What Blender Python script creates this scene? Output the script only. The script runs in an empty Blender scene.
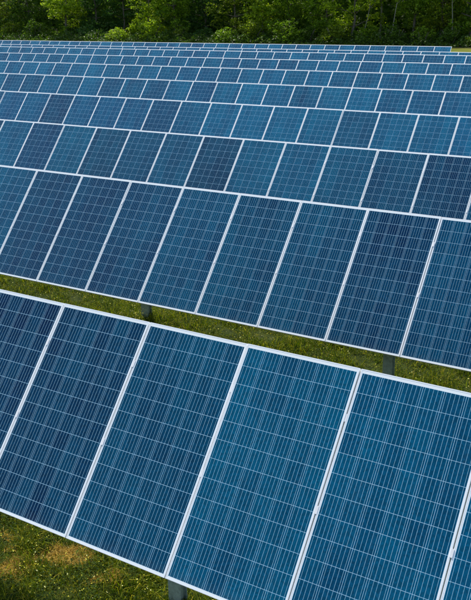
import bpy, math, random
import numpy as np
from mathutils import Matrix, Vector

rng = np.random.default_rng(7)
random.seed(7)
scene = bpy.context.scene
COL = scene.collection

# ------------------------------------------------------------------ camera
CAM_H = 4.9
PITCH, YAW, ROLL = 0.34094, -0.55908, -0.01636
FOC = 847.03 / 600.0
cy_, sy_ = math.cos(YAW), math.sin(YAW)
cp_, sp_ = math.cos(PITCH), math.sin(PITCH)
FW = Vector((sy_ * cp_, cy_ * cp_, -sp_))
R0 = Vector((cy_, -sy_, 0))
U0 = R0.cross(FW)
RT = math.cos(ROLL) * R0 + math.sin(ROLL) * U0
UP = -math.sin(ROLL) * R0 + math.cos(ROLL) * U0
cam_data = bpy.data.cameras.new('camera')
cam_data.sensor_fit = 'VERTICAL'
cam_data.sensor_height = 24.0
cam_data.lens = 24.0 * FOC
cam_data.clip_start = 0.05
cam_data.clip_end = 6000
cam = bpy.data.objects.new('camera', cam_data)
cam.matrix_world = Matrix(((RT.x, UP.x, -FW.x, 0), (RT.y, UP.y, -FW.y, 0), (RT.z, UP.z, -FW.z, CAM_H), (0, 0, 0, 1)))
COL.objects.link(cam)
scene.camera = cam


def project(p):
    d = Vector(p) - Vector((0, 0, CAM_H))
    k = d.dot(FW)
    return 235.5 + 847.03 * d.dot(RT) / k, 300 - 847.03 * d.dot(UP) / k


# ------------------------------------------------------------------ light
SUN_EL, SUN_AZ = math.radians(52), math.radians(-51)      # azimuth from +Y, clockwise positive
sun_vec = Vector((math.sin(SUN_AZ) * math.cos(SUN_EL), math.cos(SUN_AZ) * math.cos(SUN_EL), math.sin(SUN_EL)))
world = bpy.data.worlds.new('World')
scene.world = world
world.use_nodes = True
nt = world.node_tree
bg = nt.nodes['Background']
sky = nt.nodes.new('ShaderNodeTexSky')
sky.sky_type = 'NISHITA'
sky.sun_disc = False
sky.sun_elevation = SUN_EL
sky.sun_rotation = SUN_AZ
sky.dust_density = 1.5
nt.links.new(sky.outputs[0], bg.inputs[0])
bg.inputs[1].default_value = 0.14
sl = bpy.data.lights.new('sun', 'SUN')
sl.energy = 4.0
sl.angle = math.radians(3.0)
sl.color = (1.0, 0.93, 0.80)
so = bpy.data.objects.new('sun', sl)
so.rotation_euler = (-sun_vec).to_track_quat('-Z', 'Y').to_euler()
so.location = (0, 0, 40)
COL.objects.link(so)
vs = scene.view_settings
vs.view_transform = 'Standard'
vs.look = 'None'
vs.gamma = 1.0
vs.use_curve_mapping = False
vs.exposure = 0.62
scene.cycles.max_bounces = 8
scene.cycles.transparent_max_bounces = 8


# ------------------------------------------------------------------ node helpers
def new_mat(name):
    m = bpy.data.materials.new(name)
    m.use_nodes = True
    t = m.node_tree
    return m, t, t.nodes['Principled BSDF']


class N:
    """small wrapper to write node maths shortly"""
    def __init__(self, t):
        self.t = t

    def _in(self, sock, v):
        if isinstance(v, (int, float)):
            sock.default_value = v
        elif isinstance(v, tuple):
            sock.default_value = v
        else:
            self.t.links.new(v, sock)

    def m(self, op, a, b=0.0, c=None):
        n = self.t.nodes.new('ShaderNodeMath')
        n.operation = op
        self._in(n.inputs[0], a)
        self._in(n.inputs[1], b)
        if c is not None:
            self._in(n.inputs[2], c)
        return n.outputs[0]

    def mix(self, f, a, b, mode='MIX'):
        n = self.t.nodes.new('ShaderNodeMix')
        n.data_type = 'RGBA'
        n.blend_type = mode
        self._in(n.inputs[0], f)
        self._in(n.inputs[6], a)
        self._in(n.inputs[7], b)
        return n.outputs[2]

    def noise(self, scale, vec=None, detail=3.0, rough=0.55):
        n = self.t.nodes.new('ShaderNodeTexNoise')
        n.inputs['Scale'].default_value = scale
        n.inputs['Detail'].default_value = detail
        n.inputs['Roughness'].default_value = rough
        if vec is not None:
            self.t.links.new(vec, n.inputs['Vector'])
        return n.outputs[0]

    def ramp(self, f, *stops):
        n = self.t.nodes.new('ShaderNodeValToRGB')
        e = n.color_ramp.elements
        while len(e) < len(stops):
            e.new(0.5)
        for el, (p, c) in zip(e, stops):
            el.position = p
            el.color = c
        self.t.links.new(f, n.inputs[0])
        return n.outputs[0]

    def comb(self, x, y, z=0.0):
        n = self.t.nodes.new('ShaderNodeCombineXYZ')
        for s, v in zip(n.inputs, (x, y, z)):
            self._in(s, v)
        return n.outputs[0]

    def white(self, vec):
        n = self.t.nodes.new('ShaderNodeTexWhiteNoise')
        n.noise_dimensions = '3D'
        self.t.links.new(vec, n.inputs['Vector'])
        return n.outputs['Value']


def C(r, g, b):
    return (r, g, b, 1.0)


# module dimensions (72-cell module)
TILT = 0.86054
P = 1.012
MW, ML, MT = 1.003, 1.951, 0.035
LIP = 0.009
MARX = 0.0185
MARB, MART = 0.026, 0.034
CPX = (MW - 2 * MARX + 0.0025) / 6
CPY = (ML - MARB - MART + 0.0025) / 12


def cell_material():
    m, t, b = new_mat('photovoltaic_cells')
    k = N(t)
    uv = t.nodes.new('ShaderNodeUVMap')
    uv.uv_map = 'UVMap'
    sep = t.nodes.new('ShaderNodeSeparateXYZ')
    t.links.new(uv.outputs[0], sep.inputs[0])
    u = k.m('DIVIDE', k.m('SUBTRACT', sep.outputs[0], MARX - 0.00125), CPX)
    v = k.m('DIVIDE', k.m('SUBTRACT', sep.outputs[1], MARB - 0.00125), CPY)
    iu, iv = k.m('FLOOR', u), k.m('FLOOR', v)
    fu, fv = k.m('SUBTRACT', u, iu), k.m('SUBTRACT', v, iv)
    # the gaps between cells and the margins show the white backsheet
    du = k.m('ABSOLUTE', k.m('SUBTRACT', fu, 0.5))
    dv = k.m('ABSOLUTE', k.m('SUBTRACT', fv, 0.5))
    gap = k.m('MAXIMUM', k.m('GREATER_THAN', du, 0.5 - 0.0013 / CPX), k.m('GREATER_THAN', dv, 0.5 - 0.0013 / CPY))
    out = k.m('MAXIMUM', k.m('MAXIMUM', k.m('LESS_THAN', u, 0.0), k.m('GREATER_THAN', u, 6.0)),
              k.m('MAXIMUM', k.m('LESS_THAN', v, 0.0), k.m('GREATER_THAN', v, 12.0)))
    white = k.m('MAXIMUM', gap, out)
    # five busbars per cell
    fb = k.m('SUBTRACT', k.m('MULTIPLY', fu, 5.0), k.m('FLOOR', k.m('MULTIPLY', fu, 5.0)))
    bus = k.m('LESS_THAN', k.m('ABSOLUTE', k.m('SUBTRACT', fb, 0.5)), 0.00078 * 5 / CPX)
    # tint
    info = t.nodes.new('ShaderNodeObjectInfo')
    sc = t.nodes.new('ShaderNodeSeparateColor')
    t.links.new(info.outputs['Color'], sc.inputs[0])
    rnd = k.m('MULTIPLY', info.outputs['Random'], 37.0)
    percell = k.white(k.comb(iu, iv, rnd))
    percol = k.white(k.comb(iu, 3.3, rnd))
    soft = k.noise(0.9, k.comb(k.m('MULTIPLY', sep.outputs[0], 2.2), k.m('MULTIPLY', sep.outputs[1], 0.8), rnd), 2)
    tt = k.m('ADD', sc.outputs[0], k.m('MULTIPLY', k.m('SUBTRACT', percell, 0.5), 0.20))
    tt = k.m('ADD', tt, k.m('MULTIPLY', k.m('SUBTRACT', percol, 0.5), 0.22))
    tt = k.m('ADD', tt, k.m('MULTIPLY', k.m('SUBTRACT', soft, 0.5), 0.95))
    n = t.nodes.new('ShaderNodeClamp')
    t.links.new(tt, n.inputs[0])
    col = k.mix(n.outputs[0], C(*NAVY), C(*TEAL))
    col = k.mix(sc.outputs[2], col, C(*PURPLE))
    # polycrystalline grain
    vo = t.nodes.new('ShaderNodeTexVoronoi')
    vo.inputs['Scale'].default_value = 75
    t.links.new(k.comb(sep.outputs[0], k.m('MULTIPLY', sep.outputs[1], 0.8), rnd), vo.inputs['Vector'])
    sv = t.nodes.new('ShaderNodeSeparateColor')
    t.links.new(vo.outputs['Color'], sv.inputs[0])
    grain = k.m('ADD', 0.78, k.m('MULTIPLY', sv.outputs[0], 0.44))
    grain = k.m('MULTIPLY', grain, k.m('MULTIPLY', sc.outputs[1], 2.0))
    g3 = k.comb(grain, grain, grain)
    col = k.mix(1.0, col, g3, 'MULTIPLY')
    # slight dust
    low = t.nodes.new('ShaderNodeMapRange')
    low.inputs[1].default_value = 0.10
    low.inputs[2].default_value = 0.0
    low.inputs[3].default_value = 0.0
    low.inputs[4].default_value = 0.10
    t.links.new(sep.outputs[1], low.inputs[0])
    dn = k.noise(3.5, k.comb(sep.outputs[0], k.m('MULTIPLY', sep.outputs[1], 0.5), rnd), 6, 0.65)
    drip = k.noise(1.0, k.comb(k.m('MULTIPLY', sep.outputs[0], 38.0), k.m('MULTIPLY', sep.outputs[1], 1.5), rnd), 3)
    dust = k.m('ADD', k.m('MULTIPLY', dn, 0.010), k.m('MULTIPLY', low.outputs[0], drip))
    dust = k.m('ADD', dust, k.m('MULTIPLY', k.m('GREATER_THAN', drip, 0.64), 0.012))
    col = k.mix(dust, col, C(0.35, 0.34, 0.30))
    col = k.mix(k.m('MULTIPLY', bus, 0.92), col, C(*BUS))
    col = k.mix(k.m('MULTIPLY', gap, 0.9), col, C(*GAPC))
    col = k.mix(out, col, C(*SHEET))
    t.links.new(col, b.inputs['Base Color'])
    b.inputs['Roughness'].default_value = 0.5
    b.inputs['Specular IOR Level'].default_value = 0.0
    b.inputs['Coat Weight'].default_value = 0.42
    b.inputs['Coat Roughness'].default_value = 0.04
    b.inputs['Coat IOR'].default_value = 1.35
    return m


NAVY = (0.0, 0.0195, 0.068)
TEAL = (0.0, 0.090, 0.172)
PURPLE = (0.003, 0.042, 0.105)
BUS = (0.46, 0.80, 0.95)
GAPC = (0.42, 0.70, 0.88)
SHEET = (0.84, 0.88, 0.88)
M_CELL = cell_material()


def plain(name, col, rough=0.5, metal=0.0, var=0.0, scale=20):
    m, t, b = new_mat(name)
    k = N(t)
    tc = t.nodes.new('ShaderNodeTexCoord')
    n = k.noise(scale, tc.outputs['Object'], 5, 0.6)
    lo = tuple(c * (1 - var) for c in col)
    hi = tuple(min(1, c * (1 + var)) for c in col)
    t.links.new(k.ramp(n, (0.3, C(*lo)), (0.7, C(*hi))), b.inputs['Base Color'])
    b.inputs['Roughness'].default_value = rough
    b.inputs['Metallic'].default_value = metal
    return m


M_FRAME = plain('anodised_aluminium', (0.86, 0.88, 0.88), 0.45, 0.15, 0.04, 8)
M_BACK = plain('white_backsheet', (0.7, 0.71, 0.72), 0.6)
M_STEEL = plain('galvanised_steel', (0.27, 0.33, 0.29), 0.5, 0.2, 0.28, 30)
M_CLAMP = plain('bare_aluminium', (0.85, 0.84, 0.82), 0.5, 0.1, 0.05)


# ------------------------------------------------------------------ mesh helpers
def mesh_from(name, V, F, mats, uv=None, smooth=False, fmat=None):
    me = bpy.data.meshes.new(name)
    V = np.asarray(V, dtype=np.float32)
    F = np.asarray(F, dtype=np.int32) if not isinstance(F, list) else F
    if isinstance(F, np.ndarray):
        nf, ns = F.shape
        me.vertices.add(len(V))
        me.vertices.foreach_set('co', V.ravel())
        me.loops.add(nf * ns)
        me.loops.foreach_set('vertex_index', F.ravel())
        me.polygons.add(nf)
        me.polygons.foreach_set('loop_start', np.arange(nf, dtype=np.int32) * ns)
        me.polygons.foreach_set('loop_total', np.full(nf, ns, dtype=np.int32))
        me.update(calc_edges=True)
        me.validate()
    else:
        me.from_pydata([tuple(map(float, v)) for v in V], [], F)
    for m in mats:
        me.materials.append(m)
    if fmat is not None:
        me.polygons.foreach_set('material_index', np.asarray(fmat, dtype=np.int32))
    if smooth:
        me.polygons.foreach_set('use_smooth', np.ones(len(me.polygons), dtype=bool))
    me.update()
    return me


class MB:
    def __init__(self):
        self.V, self.F = [], []

    def box(self, x0, x1, y0, y1, z0, z1):
        b = len(self.V)
        self.V += [(x, y, z) for z in (z0, z1) for y in (y0, y1) for x in (x0, x1)]
        for f in ((0, 2, 3, 1), (4, 5, 7, 6), (0, 1, 5, 4), (2, 6, 7, 3), (0, 4, 6, 2), (1, 3, 7, 5)):
            self.F.append(tuple(b + i for i in f))
        return self

    def tube(self, pts, rad, n=8, jag=0.0):
        b = len(self.V)
        pts = [Vector(p) for p in pts]
        for i, p in enumerate(pts):
            d = (pts[min(i + 1, len(pts) - 1)] - pts[max(i - 1, 0)]).normalized()
            a = d.orthogonal().normalized() if abs(d.z) < 0.95 else Vector((1, 0, 0)).cross(d).normalized()
            c = d.cross(a)
            for j in range(n):
                th = 2 * math.pi * j / n
                r = rad[i] * (1 + jag * math.sin(3 * th + i))
                self.V.append(tuple(p + a * math.cos(th) * r + c * math.sin(th) * r))
        for i in range(len(pts) - 1):
            for j in range(n):
                j2 = (j + 1) % n
                self.F.append((b + i * n + j, b + i * n + j2, b + (i + 1) * n + j2, b + (i + 1) * n + j))
        self.F.append(tuple(b + (len(pts) - 1) * n + j for j in range(n)))
        self.F.append(tuple(b + j for j in reversed(range(n))))
        return self

    def mesh(self, name, mat, smooth=False):
        return mesh_from(name, self.V, self.F, [mat], smooth=smooth)


def link(name, data, parent=None, loc=(0, 0, 0), rot=(0, 0, 0)):
    o = bpy.data.objects.new(name, data)
    o.location = loc
    o.rotation_euler = rot
    o.parent = parent
    COL.objects.link(o)
    return o


def tag(o, label=None, cat=None, group=None, kind=None):
    for k_, v_ in (('label', label), ('category', cat), ('group', group), ('kind', kind)):
        if v_:
            o[k_] = v_
    return o


# ------------------------------------------------------------------ ground
def ground_h(x, y):
    """terrain height, world z"""
    x = np.asarray(x, float)
    y = np.asarray(y, float)
    h = -0.22 * np.exp(-((y - 4.6) / 2.4) ** 2)
    h = h + 0.05 * np.sin(x * 0.31 + 1.0) * np.sin(y * 0.27)
    h = h + 0.20 * np.exp(-((x + 7.9) / 1.3) ** 2 - ((y - 9.9) / 0.7) ** 2)
    near = np.exp(-((x + 6) / 22) ** 2 - ((y - 8) / 16) ** 2)
    h = h + near * (0.020 * np.sin(x * 2.3 + y * 1.1) + 0.016 * np.sin(x * 1.1 - y * 3.1 + 2) + 0.010 * np.sin(x * 6.1 + y * 4.3) * np.sin(y * 7.7 - x))
    return h


def ground_material():
    m, t, b = new_mat('meadow_ground')
    k = N(t)
    tc = t.nodes.new('ShaderNodeTexCoord')
    o = tc.outputs['Object']
    n1 = k.noise(0.5, o, 4)
    n2 = k.noise(9.0, o, 8, 0.7)
    n3 = k.noise(60.0, o, 4, 0.7)
    g = k.ramp(n2, (0.32, C(0.014, 0.026, 0.002)), (0.5, C(0.036, 0.055, 0.003)), (0.72, C(0.085, 0.095, 0.008)))
    s = k.ramp(n1, (0.35, C(0.7, 0.8, 0.7)), (0.7, C(1.25, 1.1, 1.0)))
    col = k.mix(1.0, g, s, 'MULTIPLY')
    fine = k.ramp(n3, (0.3, C(0.45, 0.45, 0.45)), (0.7, C(1.3, 1.3, 1.3)))
    col = k.mix(1.0, col, fine, 'MULTIPLY')
    # the far meadow strip is yellower, drier grass
    sep = t.nodes.new('ShaderNodeSeparateXYZ')
    t.links.new(o, sep.inputs[0])
    far = t.nodes.new('ShaderNodeMapRange')
    far.inputs[1].default_value = 45
    far.inputs[2].default_value = 60
    t.links.new(sep.outputs[1], far.inputs[0])
    dry = k.ramp(k.noise(0.35, o, 5), (0.35, C(0.07, 0.10, 0.006)), (0.7, C(0.16, 0.16, 0.012)))
    col = k.mix(far.outputs[0], col, dry)
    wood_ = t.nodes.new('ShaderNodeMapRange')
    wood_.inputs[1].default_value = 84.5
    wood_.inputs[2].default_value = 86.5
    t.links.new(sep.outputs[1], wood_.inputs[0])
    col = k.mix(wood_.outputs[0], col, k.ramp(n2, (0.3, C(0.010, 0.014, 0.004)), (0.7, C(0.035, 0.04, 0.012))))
    t.links.new(col, b.inputs['Base Color'])
    b.inputs['Roughness'].default_value = 0.95
    b.inputs['Specular IOR Level'].default_value = 0.15
    bump = t.nodes.new('ShaderNodeBump')
    bump.inputs['Strength'].default_value = 0.9
    bump.inputs['Distance'].default_value = 0.05
    t.links.new(n2, bump.inputs['Height'])
    t.links.new(bump.outputs[0], b.inputs['Normal'])
    return m


gx = np.unique(np.concatenate([np.linspace(-3000, -200, 15), np.linspace(-200, -22, 40), np.arange(-22, 8, 0.12), np.linspace(8, 120, 25), np.linspace(120, 3000, 15)]))
gy = np.unique(np.concatenate([np.linspace(-3000, -60, 15), np.linspace(-60, 1, 20), np.arange(1, 14, 0.12), np.linspace(14, 140, 60), np.linspace(140, 3500, 15)]))
GX, GY = np.meshgrid(gx, gy)
GZ = ground_h(GX, GY)
V = np.stack([GX.ravel(), GY.ravel(), GZ.ravel()], 1)
nx, ny = len(gx), len(gy)
ii = (np.arange(ny - 1)[:, None] * nx + np.arange(nx - 1)[None, :]).ravel()
F = np.stack([ii, ii + 1, ii + nx + 1, ii + nx], 1)
ground = link('ground', mesh_from('ground', V, F, [ground_material()], smooth=True))
tag(ground, 'uneven green meadow ground running under the panel rows to the wood', 'ground', kind='structure')

# ------------------------------------------------------------------ solar rows
# glass laminate: slab with UVs in metres, slightly below the frame lip
def laminate_mesh():
    x0, x1, y0, y1 = LIP * 0.5, MW - LIP * 0.5, LIP * 0.5, ML - LIP * 0.5
    zt, zb = -0.0007, -0.0057
    Vv = [(x0, y0, zt), (x1, y0, zt), (x1, y1, zt), (x0, y1, zt), (x0, y0, zb), (x1, y0, zb), (x1, y1, zb), (x0, y1, zb)]
    Ff = [(0, 1, 2, 3), (7, 6, 5, 4), (0, 4, 5, 1), (1, 5, 6, 2), (2, 6, 7, 3), (3, 7, 4, 0)]
    me = mesh_from('solar_panel', Vv, Ff, [M_CELL, M_BACK], fmat=[0, 1, 1, 1, 1, 1])
    uvl = me.uv_layers.new(name='UVMap')
    for li, l in enumerate(me.loops):
        v = Vv[l.vertex_index]
        uvl.data[li].uv = (v[0], v[1])
    return me


def frame_mesh():
    b = MB()
    t = 0.0
    # rectangular ring with a thin lip on top, four mitre-free bars butted end to end
    for (x0, x1, y0, y1) in ((0, MW, 0, LIP), (0, MW, ML - LIP, ML), (0, LIP, LIP, ML - LIP), (MW - LIP, MW, LIP, ML - LIP)):
        b.box(x0, x1, y0, y1, -MT, t)
    # return flanges at the back
    for (x0, x1, y0, y1) in ((LIP, MW - LIP, LIP, LIP + 0.022), (LIP, MW - LIP, ML - LIP - 0.022, ML - LIP)):
        b.box(x0, x1, y0, y1, -MT, -MT + 0.002)
    return b.mesh('frame', M_FRAME)


def clamp_mesh():
    b = MB()
    b.box(-0.010, 0.010, -0.03, 0.03, 0.001, 0.003)
    b.box(-0.0035, 0.0035, -0.028, 0.028, -0.05, 0.001)
    return b.mesh('clamp', M_CLAMP)


def beam_mesh(name, L_, w, h, t_=0.004, axis='x'):
    """C profile along x, open to +y side, centred in y, top at z=0"""
    b = MB()
    b.box(0, L_, -w / 2, -w / 2 + t_, -h, 0)
    b.box(0, L_, -w / 2 + t_, w / 2, -t_, 0)
    b.box(0, L_, -w / 2 + t_, w / 2, -h, -h + t_)
    b.box(0, L_, w / 2 - t_, w / 2, -h + t_, -h + 0.015)
    b.box(0, L_, w / 2 - t_, w / 2, -0.015, -t_)
    return b.mesh(name, M_STEEL)


def post_mesh(Ht):
    """H pile: broad flange faces the viewer, open web at the side"""
    b = MB()
    b.box(-0.066, 0.066, -0.050, -0.043, -0.5, Ht)
    b.box(-0.066, 0.066, 0.043, 0.050, -0.5, Ht)
    b.box(0.030, 0.036, -0.043, 0.043, -0.5, Ht)
    b.box(0.036, 0.066, -0.012, -0.006, Ht - 0.16, Ht - 0.02)
    return b.mesh('post', M_STEEL)


ME_PANEL, ME_FRAME, ME_CLAMP = laminate_mesh(), frame_mesh(), clamp_mesh()

#        y top,   z top - cam,  x offset, first panel, last panel
ROWS = [
    (5.54218, -2.68293, -5.37761, -3, 6),
    (10.41741, -2.67711, -10.44882, -4, 9),
    (15.41311, -2.77503, -16.43917, -3, 14),
    (20.27037, -2.70943, -21.45163, -3, 18),
    (25.32294, -2.68098, -26.53365, -4, 22),
    (30.31159, -2.63322, -24.52473, -11, 19),
    (35.23012, -2.60843, -36.65042, -4, 29),
    (40.08364, -2.59511, -30.49845, -15, 22),
    (45.06808, -2.75589, -27.40004, -24, 18),
    (50.06728, -2.76209, -30.42033, -26, 13),
]
LABELS = [
    'frontmost row of white framed blue solar panels, the largest, over the dry grass',
    'second row of solar panels from the front, behind the narrow grass strip',
    'third row of solar panels from the front, with pale and dark blue panels',
    'fourth row of solar panels from the front, mostly steel blue panels',
    'fifth row of solar panels from the front, cut off by the row before it',
    'sixth row of solar panels from the front, in the middle distance',
    'seventh row of solar panels from the front, small blue panels',
    'eighth row of solar panels from the front, just before the thin sliver row',
    'ninth row of solar panels, a thin sliver seen between two taller rows',
    'rearmost row of solar panels, ending at the right before the wood',
]
# tints of single panels read off the photograph: (teal share, brightness, purple share)
TINT = {
    (0, -1): (.12, .42, .10), (0, 0): (.22, .41, .0), (0, 1): (.50, .43, .0), (0, 2): (.82, .49, .0), (0, 3): (.62, .54, .0), (0, 4): (.70, .60, 0),
    (1, -2): (.5, .5, .1), (1, -1): (.55, .55, 0), (1, 0): (.15, .48, .25), (1, 1): (.2, .5, .2), (1, 2): (.3, .5, .2), (1, 3): (.5, .5, .15),
    (1, 4): (.5, .45, 0), (1, 5): (.45, .46, .05), (1, 6): (.15, .46, .15), (1, 7): (.45, .5, .1),
    (2, -1): (.05, .42, 0), (2, 0): (.7, .6, .1), (2, 1): (.2, .58, .5), (2, 2): (.7, .5, 0), (2, 3): (.45, .44, .1), (2, 4): (.4, .5, .2),
    (2, 5): (.6, .5, .1), (2, 6): (.15, .42, .1), (2, 7): (.75, .52, 0), (2, 8): (.7, .55, 0), (2, 9): (.55, .48, 0), (2, 10): (.35, .46, .1), (2, 11): (.2, .44, .1),
    (3, 0): (.5, .7, .4), (3, 1): (.6, .65, .3), (3, 2): (.2, .5, .2), (3, 3): (.5, .66, .3), (3, 4): (.55, .7, .35), (3, 5): (.5, .66, .3),
    (3, 6): (.3, .55, .4), (3, 7): (.6, .6, .2), (3, 8): (.8, .66, .1), (3, 9): (.75, .66, .15), (3, 10): (.8, .62, 0), (3, 11): (.7, .56, 0),
    (3, 12): (.5, .5, .1), (3, 13): (.7, .6, 0), (3, 14): (.7, .6, 0),
}
ct, st = math.cos(TILT), math.sin(TILT)


def slope(y, z, t, dn):
    """point at share t down the panel plane from its top edge, dn below the plane"""
    return y - t * ML * ct + dn * st, z - t * ML * st - dn * ct


for ri, (yt, zt, xo, i0, i1) in enumerate(ROWS):
    zt += CAM_H
    ym = yt - 0.5 * ML * ct
    xm = xo + 0.5 * (i0 + i1 + 1) * P
    gz = float(ground_h(xm, ym))
    row = bpy.data.objects.new('solar_array', None)
    row.empty_display_size = 0.5
    row.location = (xm, ym, gz)
    COL.objects.link(row)
    tag(row, LABELS[ri], 'solar array', 'rows of ground mounted solar panels')
    yb, zb = yt - ML * ct, zt - ML * st
    prng = random.Random(100 + ri)
    for i in range(i0, i1 + 1):
        x = xo + i * P + (P - MW) / 2 - xm
        o = link('solar_panel', ME_PANEL, row, (x, yb - ym, zb - gz), (TILT + prng.gauss(0, 0.0012), prng.gauss(0, 0.0008), 0))
        f = link('frame', ME_FRAME, o)
        tint = TINT.get((ri, i))
        if tint is None:
            if ri < 3:
                tint = (prng.uniform(.15, .7), prng.uniform(.44, .56), prng.choice((0, 0, .1, .2)))
            else:
                tint = (prng.uniform(.35, .85), prng.uniform(.56, .71) + 0.01 * ri, prng.choice((0, 0, .1, .2)))  # farther rows tinted brighter, their sky reflection put into the cell colour
        o.color = (tint[0] * 0.8 + 0.16, 0.5 + (tint[1] - 0.5) * 0.8 + (0.06 if ri == 3 else 0.02 if ri == 2 else 0), tint[2], 1)  # extra lift for middle rows, also reflected sky painted into the tint
        if ri < 3 and i > i0:
            for t_ in (0.205, 0.572):
                cy, cz = slope(yt, zt, t_, 0)
                link('clamp', ME_CLAMP, row, (xo + i * P - xm, cy - ym, cz - gz), (TILT, 0, 0))
    Lr = (i1 - i0 + 1) * P
    pm = beam_mesh('purlin', Lr, 0.05, 0.06)
    for t_ in (0.205, 0.572, 0.86):
        cy, cz = slope(yt, zt, t_, MT + 0.001)
        link('purlin', pm, row, (xo + i0 * P - xm, cy - ym, cz - gz), (TILT, 0, 0))
    # posts and rafters, every fourth panel
    rm = MB().box(-0.03, 0.03, -0.75 * ML, -0.0, -0.09, 0).mesh('rafter', M_STEEL)
    py, pz = slope(yt, zt, 0.5, MT + 0.062)
    k0 = math.ceil((xo + i0 * P + 0.2 + 3.77) / 4.048)
    pme = None
    while True:
        px = -3.77 + 4.048 * k0
        if px > xo + (i1 + 1) * P - 0.2:
            break
        ry, rz = slope(yt, zt, 0.14, MT + 0.062)
        link('rafter', rm, row, (px - xm, ry - ym, rz - gz), (TILT, 0, 0))
        g = float(ground_h(px, py))
        link('post', post_mesh(pz - 0.15 - g), row, (px - xm, py - ym, g - gz))
        k0 += 1

# ------------------------------------------------------------------ foliage materials
def leaf_mat(name, stops, trans=0.35, objcol=False, rough=0.55, tcol=(1.1, 1.25, 0.5)):
    m, t, b = new_mat(name)
    k = N(t)
    geo = t.nodes.new('ShaderNodeNewGeometry')
    col = k.ramp(geo.outputs['Random Per Island'], *stops)
    if objcol:
        info = t.nodes.new('ShaderNodeObjectInfo')
        col = k.mix(1.0, col, info.outputs['Color'], 'MULTIPLY')
    t.links.new(col, b.inputs['Base Color'])
    b.inputs['Roughness'].default_value = rough
    b.inputs['Specular IOR Level'].default_value = 0.25
    tr = t.nodes.new('ShaderNodeBsdfTranslucent')
    t.links.new(k.mix(1.0, col, C(*tcol), 'MULTIPLY'), tr.inputs[0])
    mx = t.nodes.new('ShaderNodeMixShader')
    mx.inputs[0].default_value = trans
    out = t.nodes['Material Output']
    t.links.new(b.outputs[0], mx.inputs[1])
    t.links.new(tr.outputs[0], mx.inputs[2])
    t.links.new(mx.outputs[0], out.inputs[0])
    return m


M_GRASS = leaf_mat('grass_blade', [(0.0, C(0.016, 0.036, 0.001)), (0.45, C(0.062, 0.105, 0.0015)), (0.8, C(0.20, 0.24, 0.004)), (1.0, C(0.40, 0.33, 0.02))], 0.35, rough=0.8)
M_WEED = leaf_mat('weed_leaf', [(0.0, C(0.014, 0.036, 0.002)), (0.7, C(0.038, 0.075, 0.004)), (1.0, C(0.09, 0.14, 0.008))], 0.3, rough=0.85)
M_STRAW = leaf_mat('dry_straw', [(0.0, C(0.20, 0.12, 0.012)), (0.6, C(0.50, 0.32, 0.035)), (1.0, C(0.72, 0.52, 0.10))], 0.25, tcol=(1, 1, 0.8))
M_FLOWER = leaf_mat('flower_petal', [(0.0, C(0.50, 0.48, 0.02)), (0.7, C(0.62, 0.60, 0.06)), (1.0, C(0.75, 0.75, 0.35))], 0.2, tcol=(1, 1, 0.8))
M_LEAF = leaf_mat('tree_leaf', [(0.0, C(0.050, 0.095, 0.010)), (0.5, C(0.105, 0.180, 0.016)), (1.0, C(0.21, 0.29, 0.026))], 0.5, objcol=True)
M_UNDER = leaf_mat('undergrowth_leaf', [(0.0, C(0.030, 0.065, 0.008)), (0.7, C(0.06, 0.12, 0.012)), (1.0, C(0.12, 0.18, 0.02))], 0.4)
M_DARKLEAF = leaf_mat('wood_interior_leaf', [(0.0, C(0.07, 0.14, 0.026)), (1.0, C(0.15, 0.25, 0.04))], 0.5)
M_BARK = plain('bark', (0.13, 0.11, 0.08), 0.9, 0.0, 0.45, 6)
M_PALEBARK = plain('pale_bark', (0.22, 0.21, 0.15), 0.85, 0.0, 0.35, 5)


# ------------------------------------------------------------------ ground cover
def blades(x, y, h, w, lean, mat, name, seg=2):
    n = len(x)
    z = ground_h(x, y) - 0.01
    a = rng.uniform(0, 2 * np.pi, n)
    la = rng.uniform(0, 2 * np.pi, n)
    dx, dy = np.cos(a) * w / 2, np.sin(a) * w / 2
    lx, ly = np.cos(la) * lean * h, np.sin(la) * lean * h
    B = np.stack([x, y, z], 1)
    W_ = np.stack([dx, dy, np.zeros(n)], 1)
    mid = B + np.stack([lx * .35, ly * .35, h * .6], 1)
    tip = B + np.stack([lx, ly, h * (1 - 0.35 * lean)], 1)
    V = np.stack([B - W_, B + W_, mid + W_ * .75, mid - W_ * .75, tip + W_ * .12, tip - W_ * .12], 1).reshape(-1, 3)
    o = np.arange(n)[:, None] * 6
    F = np.concatenate([o + [0, 1, 2, 3], o + [3, 2, 4, 5]], 0)
    return mesh_from(name, V, F, [mat])


def scatter(n, x0, x1, y0, y1):
    return rng.uniform(x0, x1, n), rng.uniform(y0, y1, n)


def ptex(x, y, s=1.0):
    return (np.sin(x * 2.1 * s + 1.3 * np.sin(y * 1.7 * s)) + np.sin(y * 3.3 * s + 1.1 * np.sin(x * 2.9 * s + 1)) + np.sin((x + y) * 5.1 * s)) / 3


# straw patches where the photo shows them (ground points under R1's lower edge)
def pix_ground(px, py, zg=-0.2):
    d = FW + RT * ((px - 235.5) / 847.03) - UP * ((py - 300) / 847.03)
    s = (zg - CAM_H) / d.z
    return d.x * s, d.y * s


PATCH = [(46, 556, .17), (57, 549, .12), (4, 567, .16), (12, 530, .10), (26, 540, .07), (72, 548, .12), (30, 545, .07), (76, 562, .09), (115, 577, .10), (88, 556, .07)]
PG = [(*pix_ground(a, b), c) for a, b, c in PATCH]


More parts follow.
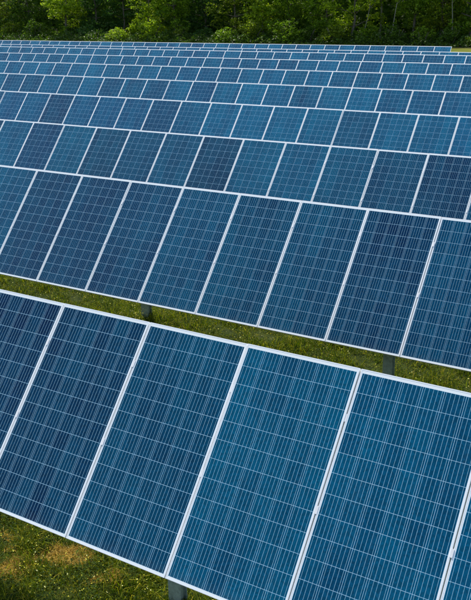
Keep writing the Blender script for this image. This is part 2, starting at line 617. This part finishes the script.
def straw_density(x, y):
    d = np.zeros_like(x)
    for cx, cy, s in PG:
        wob = 0.05 * np.sin(x * 17 + y * 9) + 0.04 * np.sin(y * 23 - x * 6)
        u = (x - cx) * 0.88 + (y - cy) * 0.48 + wob
        v = -(x - cx) * 0.48 + (y - cy) * 0.88
        d = np.maximum(d, np.exp(-(u / (s * 1.25)) ** 2 - ((v + wob) / (s * 0.75)) ** 2))
    return d


zones = [(70000, -7.4, -2.6, 3.3, 6.0, .045, .12, .006), (75000, -17, -0.5, 9.6, 11.6, .05, .13, .007),
         (45000, -22, 6, 1.0, 13.5, .06, .14, .012)]
X, Y, Hh, Ww = [], [], [], []
for n, x0, x1, y0, y1, h0, h1, w in zones:
    x, y = scatter(n, x0, x1, y0, y1)
    if x0 == -7.4:
        keep = straw_density(x, y) < rng.uniform(0.05, 0.6, n)
        x, y = x[keep], y[keep]
    n = len(x)
    tx = ptex(x, y, 1.6)
    X.append(x)
    Y.append(y)
    Hh.append(rng.uniform(h0, h1, n) * (0.80 + 0.65 * tx + 0.2 * np.sin(x * 9 + y * 5) * np.sin(y * 11 - x * 3)))
    Ww.append(np.full(n, w) * rng.uniform(.7, 1.3, n))
for cx, cy, s_, n in [(-3.77 + 4.048 * k_, yy, .22, 420) for yy in (4.9, 9.78) for k_ in range(-3, 2)] + \
        [(rng.uniform(-16, -1.5), rng.uniform(9.9, 10.9), rng.uniform(.1, .3), 260) for _ in range(26)] + \
        [(rng.uniform(-6.6, -3.4), rng.uniform(3.8, 5.2), rng.uniform(.06, .2), 260) for _ in range(22)]:
    X.append(rng.normal(cx, s_, n))
    Y.append(rng.normal(cy, s_ * .7, n))
    Hh.append(rng.uniform(.08, .20, n))
    Ww.append(rng.uniform(.005, .009, n))
x, y, h, w = map(np.concatenate, (X, Y, Hh, Ww))
gr = link('grass', blades(x, y, h, w, rng.uniform(0.2, 1.1, len(x)), M_GRASS, 'grass'))
tag(gr, 'olive green grass growing below and between the front panel rows', 'grass', kind='stuff')

x, y = scatter(300000, -7.2, -2.8, 3.4, 5.9)
d = straw_density(x, y) * (0.75 + 0.5 * ptex(x, y, 3.0))
keep = d > rng.uniform(0.03, 1.0, len(x))
x, y = x[keep], y[keep]
dx_, dy_ = scatter(500, -17, -1, 9.8, 11.4)
x, y = np.concatenate([x, dx_]), np.concatenate([y, dy_])
st_ = link('dry_grass', blades(x, y, rng.uniform(.03, .085, len(x)), rng.uniform(.003, .006, len(x)), rng.uniform(.5, 1.4, len(x)), M_STRAW, 'dry_grass'))
tag(st_, 'golden flattened tufts of dry grass below the frontmost panel row', 'dry grass', kind='stuff')


def leaflets(x, y, z, size, mat, name, tilt=0.6):
    n = len(x)
    a = rng.uniform(0, 2 * np.pi, n)
    t1 = np.stack([np.cos(a), np.sin(a), rng.uniform(-tilt, tilt, n)], 1) * size[:, None] * .5
    t2 = np.stack([-np.sin(a), np.cos(a), rng.uniform(-tilt, tilt, n)], 1) * size[:, None] * .4
    c = np.stack([x, y, z], 1)
    V = np.stack([c - t1, c + t2, c + t1, c - t2], 1).reshape(-1, 3)
    F = np.arange(n)[:, None] * 4 + np.array([0, 1, 2, 3])
    return mesh_from(name, V, F, [mat])


X, Y = [], []
for n, x0, x1, y0, y1 in ((42000, -7.4, -2.6, 3.3, 6.0), (30000, -17, -0.5, 9.6, 11.6), (15000, -22, 6, 1, 13.5)):
    x, y = scatter(n, x0, x1, y0, y1)
    keep = (ptex(x, y, 2.3) + rng.normal(0, .35, n) > 0.0) & (straw_density(x, y) < 0.45)
    X.append(x[keep])
    Y.append(y[keep])
x, y = np.concatenate(X), np.concatenate(Y)
wd = link('weeds', leaflets(x, y, ground_h(x, y) + rng.uniform(.03, .11, len(x)), rng.uniform(.010, .024, len(x)), M_WEED, 'weeds'))
tag(wd, 'low dark green leafy weeds among the grass by the front rows', 'weeds', kind='stuff')

X, Y, Z = [], [], []
for n, x0, x1, y0, y1 in ((3600, -7.4, -2.6, 3.3, 6.0), (4200, -17, -0.5, 9.7, 11.5), (500, -22, 6, 1, 13.5)):
    x, y = scatter(n, x0, x1, y0, y1)
    keep = rng.uniform(0, 1, n) < 0.45 + 1.1 * ptex(x, y, 1.7)
    X.append(x[keep])
    Y.append(y[keep])
# the tall yellow clump at the foot of the second row's left post
x = rng.normal(-7.82, .16, 90)
y = rng.normal(9.62, .07, 90)
X.append(x)
Y.append(y)
x, y = np.concatenate(X), np.concatenate(Y)
z = ground_h(x, y) + rng.uniform(.07, .17, len(x))
z[-90:] += rng.uniform(0, .14, 90)
fl = link('wildflowers', leaflets(x, y, z, rng.uniform(.006, .021, len(x)), M_FLOWER, 'wildflowers', .9))
tag(fl, 'tiny yellow and cream wildflowers dotted through the meadow grass', 'wildflowers', kind='stuff')


# ------------------------------------------------------------------ trees and bushes
def leaf_cloud(clumps, per, size, seed, flat=0.55):
    """leaf-sized quads in many small sprays; clumps = (centre, radii)"""
    r = np.random.default_rng(seed)
    cs = []
    for (c, rad) in clumps:
        n = int(per * (rad[0] * rad[1] * rad[2]) ** (2 / 3.0))
        d = r.normal(0, 1, (n, 3))
        d /= np.linalg.norm(d, axis=1)[:, None]
        q = d * (0.55 + 0.5 * r.uniform(0, 1, n) ** 0.6)[:, None]
        # sprays: pull leaves towards random spray centres
        ns = max(4, n // 26)
        sd = r.normal(0, 1, (ns, 3))
        sd /= np.linalg.norm(sd, axis=1)[:, None]
        sd *= r.uniform(0.6, 1.15, ns)[:, None]
        idx = r.integers(0, ns, n)
        mixf = (r.uniform(0, 1, n) < 0.8)[:, None]
        q = np.where(mixf, sd[idx] + r.normal(0, 0.11, (n, 3)), q)
        cs.append(np.asarray(c) + q * np.asarray(rad))
    c = np.concatenate(cs)
    n = len(c)
    nrm = r.normal(0, 1, (n, 3)) + np.array([0, 0, flat * 2])
    nrm /= np.linalg.norm(nrm, axis=1)[:, None]
    a = np.cross(nrm, r.normal(0, 1, (n, 3)))
    a /= np.linalg.norm(a, axis=1)[:, None]
    b = np.cross(nrm, a)
    s = (size * r.uniform(.6, 1.35, n))[:, None]
    V = np.stack([c - a * s * .5, c + b * s * .32, c + a * s * .5, c - b * s * .32], 1).reshape(-1, 3)
    F = np.arange(n)[:, None] * 4 + np.array([0, 1, 2, 3])
    return V, F


def bush_meshes(seed):
    r = random.Random(seed)
    cl = []
    for _ in range(r.randint(9, 13)):
        a, rr = r.uniform(0, 6.28), r.uniform(0.1, 1.5)
        z = r.uniform(0.35, 2.3) * (1.15 - rr * 0.35)
        s = r.uniform(.42, .8)
        cl.append(((math.cos(a) * rr, math.sin(a) * rr * .8, z), (s * 1.15, s * 1.05, s * .8)))
    V, F = leaf_cloud(cl, 520, 0.19, seed)
    V[:, 2] = np.maximum(V[:, 2], 0.02)
    crown = mesh_from('crown', V, F, [M_LEAF])
    b = MB()
    for _ in range(5):
        a = r.uniform(0, 6.28)
        p = [Vector((0, 0, -0.2))]
        for q in range(4):
            p.append(p[-1] + Vector((math.cos(a) * .25, math.sin(a) * .25, .5)) + Vector((r.uniform(-.1, .1), r.uniform(-.1, .1), 0)))
        b.tube(p, [.05, .04, .03, .02, .01], 6)
    return crown, b.mesh('stem', M_BARK, True)


def tree_meshes(seed, Ht, spread, low, bark):
    r = random.Random(seed)
    b = MB()
    pts, rad = [], []
    x = y = 0.0
    n = 9
    lean = r.uniform(-.06, .06)
    for i in range(n):
        t = i / (n - 1)
        pts.append((x + lean * t * Ht, y, -0.3 + t * Ht * 0.9))
        rad.append(0.13 * (1 - t) ** 0.8 + 0.02)
        x += r.uniform(-.16, .16)
        y += r.uniform(-.16, .16)
    b.tube(pts, rad, 9, .06)
    cl = []
    for i in range(20):
        t = low + (0.97 - low) * (i + r.uniform(0, .8)) / 20
        k_ = min(int(t / 0.9 * (n - 1)), n - 2)
        base = Vector(pts[k_]).lerp(Vector(pts[k_ + 1]), 0.5)
        a = i * 2.4 + r.uniform(-.5, .5)
        ln = spread * (1.1 - 0.65 * abs(t - 0.45)) * r.uniform(.6, 1.05)
        tip = base + Vector((math.cos(a) * ln, math.sin(a) * ln, ln * r.uniform(.05, .45)))
        mid = base.lerp(tip, .5) + Vector((0, 0, r.uniform(-.1, .25)))
        b.tube([base, mid, tip], [.07 * (1 - t) + .03, .035, .012], 6)
        for _ in range(r.randint(2, 3)):
            c = base.lerp(tip, r.uniform(.5, 1.1)) + Vector((r.uniform(-.6, .6), r.uniform(-.6, .6), r.uniform(-.25, .45)))
            s = r.uniform(.55, 1.15)
            cl.append((tuple(c), (s * 1.25, s * 1.25, s * .7)))
    cl.append(((pts[-1][0], pts[-1][1], Ht * .93), (1.1, 1.1, .8)))
    V, F = leaf_cloud(cl, 300, 0.23, seed)
    return mesh_from('crown', V, F, [M_LEAF]), b.mesh('trunk', bark, True)


BUSH = [bush_meshes(s) for s in (11, 12, 13, 14)]
TREE = [tree_meshes(21, 10.5, 2.8, .10, M_BARK), tree_meshes(22, 11.5, 3.1, .14, M_BARK), tree_meshes(23, 9.5, 2.8, .07, M_BARK),
        tree_meshes(24, 11.0, 2.9, .18, M_BARK), tree_meshes(25, 13.0, 2.3, .34, M_PALEBARK)]

TONES = {  # multiplied into the leaf colour
    'bright yellow-green': (2.5, 2.1, 1.1, 1), 'fresh mid green': (1.5, 1.5, 1.0, 1), 'dark green': (.75, .85, .9, 1),
    'deep bluish green': (.55, .80, 1.9, 1), 'olive green': (1.4, 1.2, .8, 1)}
ORD = ['leftmost', 'second from the left', 'third from the left', 'fourth from the left', 'fifth from the left', 'sixth from the left',
       'seventh from the left', 'eighth from the left', 'ninth from the left', 'tenth from the left', 'eleventh from the left',
       'twelfth from the left', 'thirteenth from the left', 'fourteenth from the left', 'fifteenth from the left', 'sixteenth from the left',
       'seventeenth from the left', 'eighteenth from the left', 'nineteenth from the left', 'twentieth from the left']


def x_at(px, Yd):
    """world x on the ground line at depth Yd seen at image column px (row ~46)"""
    d = FW + RT * ((px - 235.5) / 847.03) - UP * ((46 - 300) / 847.03)
    return d.x / d.y * Yd


def plant(name, meshes, px, Yd, sc, rot, tone, zs=1.0):
    root = bpy.data.objects.new(name, None)
    xx = x_at(px, Yd)
    root.location = (xx, Yd, float(ground_h(xx, Yd)))
    root.rotation_euler = (0, 0, rot)
    root.scale = (sc, sc, sc * zs)
    COL.objects.link(root)
    c = link('crown', meshes[0], root)
    c.color = TONES[tone]
    link('trunk' if name != 'bush' else 'stem', meshes[1], root)
    return root


trng = random.Random(5)
# (image column, depth, size, tone) of the bushes at the wood's edge
BUSHES = [(-9, 90, 1.2, 'dark green'), (12, 90, 1.05, 'olive green'), (36, 89.5, 1.1, 'dark green'), (62, 91, 1.0, 'fresh mid green'),
          (88, 90, .95, 'deep bluish green'), (122, 88.5, 1.0, 'bright yellow-green'), (152, 88.5, 1.15, 'bright yellow-green'), (178, 90, .95, 'olive green'),
          (205, 91, .9, 'deep bluish green'), (228, 89, 1.0, 'fresh mid green'), (252, 89, 1.05, 'olive green'), (284, 88.5, 1.1, 'fresh mid green'),
          (308, 90, .9, 'dark green'), (336, 88.5, 1.15, 'olive green'), (366, 90, 1.0, 'fresh mid green'), (396, 89, 1.1, 'dark green'),
          (424, 88.5, 1.0, 'fresh mid green'), (450, 89, 1.0, 'dark green'), (482, 89, 1.1, 'olive green')]
BUSHES.sort()
for i, (px, Yd, s, tone) in enumerate(BUSHES):
    o = plant('bush', BUSH[i % 4], px, Yd, s * trng.uniform(.9, 1.05), trng.uniform(0, 6.28), tone, trng.uniform(.8, 1.05))
    tag(o, '%s bush below the wood, %s of the bushes' % (tone, ORD[i] if i < len(BUSHES) - 1 else 'rightmost'), 'bush', "bushes along the wood's edge")
FRONT = [(-16, 93, 'dark green'), (2, 93, 'olive green'), (30, 94, 'dark green'), (66, 92, 'bright yellow-green'), (98, 96, 'deep bluish green'),
         (124, 96, 'deep bluish green'), (150, 93, 'bright yellow-green'), (176, 94, 'fresh mid green'), (206, 97, 'deep bluish green'), (236, 94, 'olive green'),
         (262, 93, 'bright yellow-green'), (292, 94, 'fresh mid green'), (326, 93, 'fresh mid green'), (352, 92, 'bright yellow-green'), (380, 95, 'dark green'),
         (412, 92.5, 'fresh mid green'), (440, 94, 'olive green'), (468, 92.5, 'fresh mid green'), (490, 94, 'dark green')]
FRONT.sort()
for i, (px, Yd, tone) in enumerate(FRONT):
    mi = i % 4 if px not in (380,) else 4
    o = plant('tree', TREE[mi], px, Yd, trng.uniform(.88, 1.1), trng.uniform(0, 6.28), tone)
    tag(o, '%s tree behind the bushes, %s of the front trees' % (tone, ORD[i] if i < len(FRONT) - 1 else 'rightmost'), 'tree', 'trees in the front rank of the wood')
# slender pale leaning stems that show between the crowns at the right
for (px, Yd, lean, ht, lab) in ((361, 91.0, .16, 9, 'slender pale grey leaning tree trunk right of centre in the wood'),
                                (388, 90.6, .20, 10, 'pale curved bare tree trunk leaning right at the wood edge'),
                                (452, 91.2, -.05, 10, 'pale upright bare tree trunk near the right end of the wood')):
    r = random.Random(px)
    b = MB()
    pts = [(0, 0, -.3)]
    for q in range(9):
        pts.append((pts[-1][0] + lean * ht / 9 + r.uniform(-.09, .09), pts[-1][1] + r.uniform(-.07, .07), pts[-1][2] + ht / 9))
    b.tube(pts, [.07 - .006 * q for q in range(10)], 8)
    for q in (4, 6, 7):
        p0 = Vector(pts[q])
        b.tube([p0, p0 + Vector((.5 * (-1) ** q, .1, .6)), p0 + Vector((.9 * (-1) ** q, .1, 1.4))], [.035, .025, .01], 6)
    root = bpy.data.objects.new('slender_tree', None)
    xx = x_at(px, Yd)
    root.location = (xx, Yd, float(ground_h(xx, Yd)))
    COL.objects.link(root)
    tag(root, lab, 'tree', 'slender pale trees at the wood edge')
    link('trunk', b.mesh('trunk', M_PALEBARK, True), root)
    cl = [((p[0] + r.uniform(-.6, .6), p[1] + r.uniform(-.5, .5), p[2] + .3), (.7, .7, .4)) for p in pts[6:]]
    V, F = leaf_cloud(cl, 220, .19, px)
    c = link('crown', mesh_from('crown', V, F, [M_LEAF]), root)
    c.color = TONES['olive green']

# the dark inside of the wood: one mass nobody could count
n = 230000
lx0, lx1 = -135.0, -5.0
r = np.random.default_rng(77)
c = np.stack([r.uniform(lx0, lx1, n), 98 + r.uniform(0, 30, n), np.abs(r.uniform(0, 12.5, n))], 1)
c[:, 2] += 0.8 * np.sin(c[:, 0] * .9) + .6 * np.sin(c[:, 0] * 2.1 + c[:, 1])
c[:, 2] = np.maximum(c[:, 2], .1)
nrm = r.normal(0, 1, (n, 3))
nrm /= np.linalg.norm(nrm, axis=1)[:, None]
a = np.cross(nrm, r.normal(0, 1, (n, 3)))
a /= np.linalg.norm(a, axis=1)[:, None]
b_ = np.cross(nrm, a)
s = r.uniform(.35, .75, n)[:, None]
V = np.stack([c - a * s * .5, c + b_ * s * .36, c + a * s * .5, c - b_ * s * .36], 1).reshape(-1, 3)
F = np.arange(n)[:, None] * 4 + np.array([0, 1, 2, 3])
wood = link('woodland', mesh_from('woodland', V, F, [M_DARKLEAF]))
tag(wood, 'dark shaded depth of the wood behind the front trees', 'woodland', kind='stuff')

# low undergrowth that closes the foot of the wood
n = 42000
r = np.random.default_rng(78)
c = np.stack([r.uniform(lx0, lx1, n), 86.3 + r.uniform(0, 6, n), r.uniform(0, 1, n)], 1)
hh = 0.55 + .45 * np.sin(c[:, 0] * .8) * np.sin(c[:, 0] * .33 + 1) + .25 * np.sin(c[:, 0] * 2.7 + c[:, 1])
c[:, 2] *= np.maximum(.25, hh + (c[:, 1] - 86) * .13)
nrm = r.normal(0, 1, (n, 3)) + np.array([0, 0, .8])
nrm /= np.linalg.norm(nrm, axis=1)[:, None]
a = np.cross(nrm, r.normal(0, 1, (n, 3)))
a /= np.linalg.norm(a, axis=1)[:, None]
b_ = np.cross(nrm, a)
s = r.uniform(.12, .3, n)[:, None]
V = np.stack([c - a * s * .5, c + b_ * s * .36, c + a * s * .5, c - b_ * s * .36], 1).reshape(-1, 3)
F = np.arange(n)[:, None] * 4 + np.array([0, 1, 2, 3])
und = link('undergrowth', mesh_from('undergrowth', V, F, [M_UNDER]))
tag(und, 'low green undergrowth along the foot of the wood', 'undergrowth', kind='stuff')
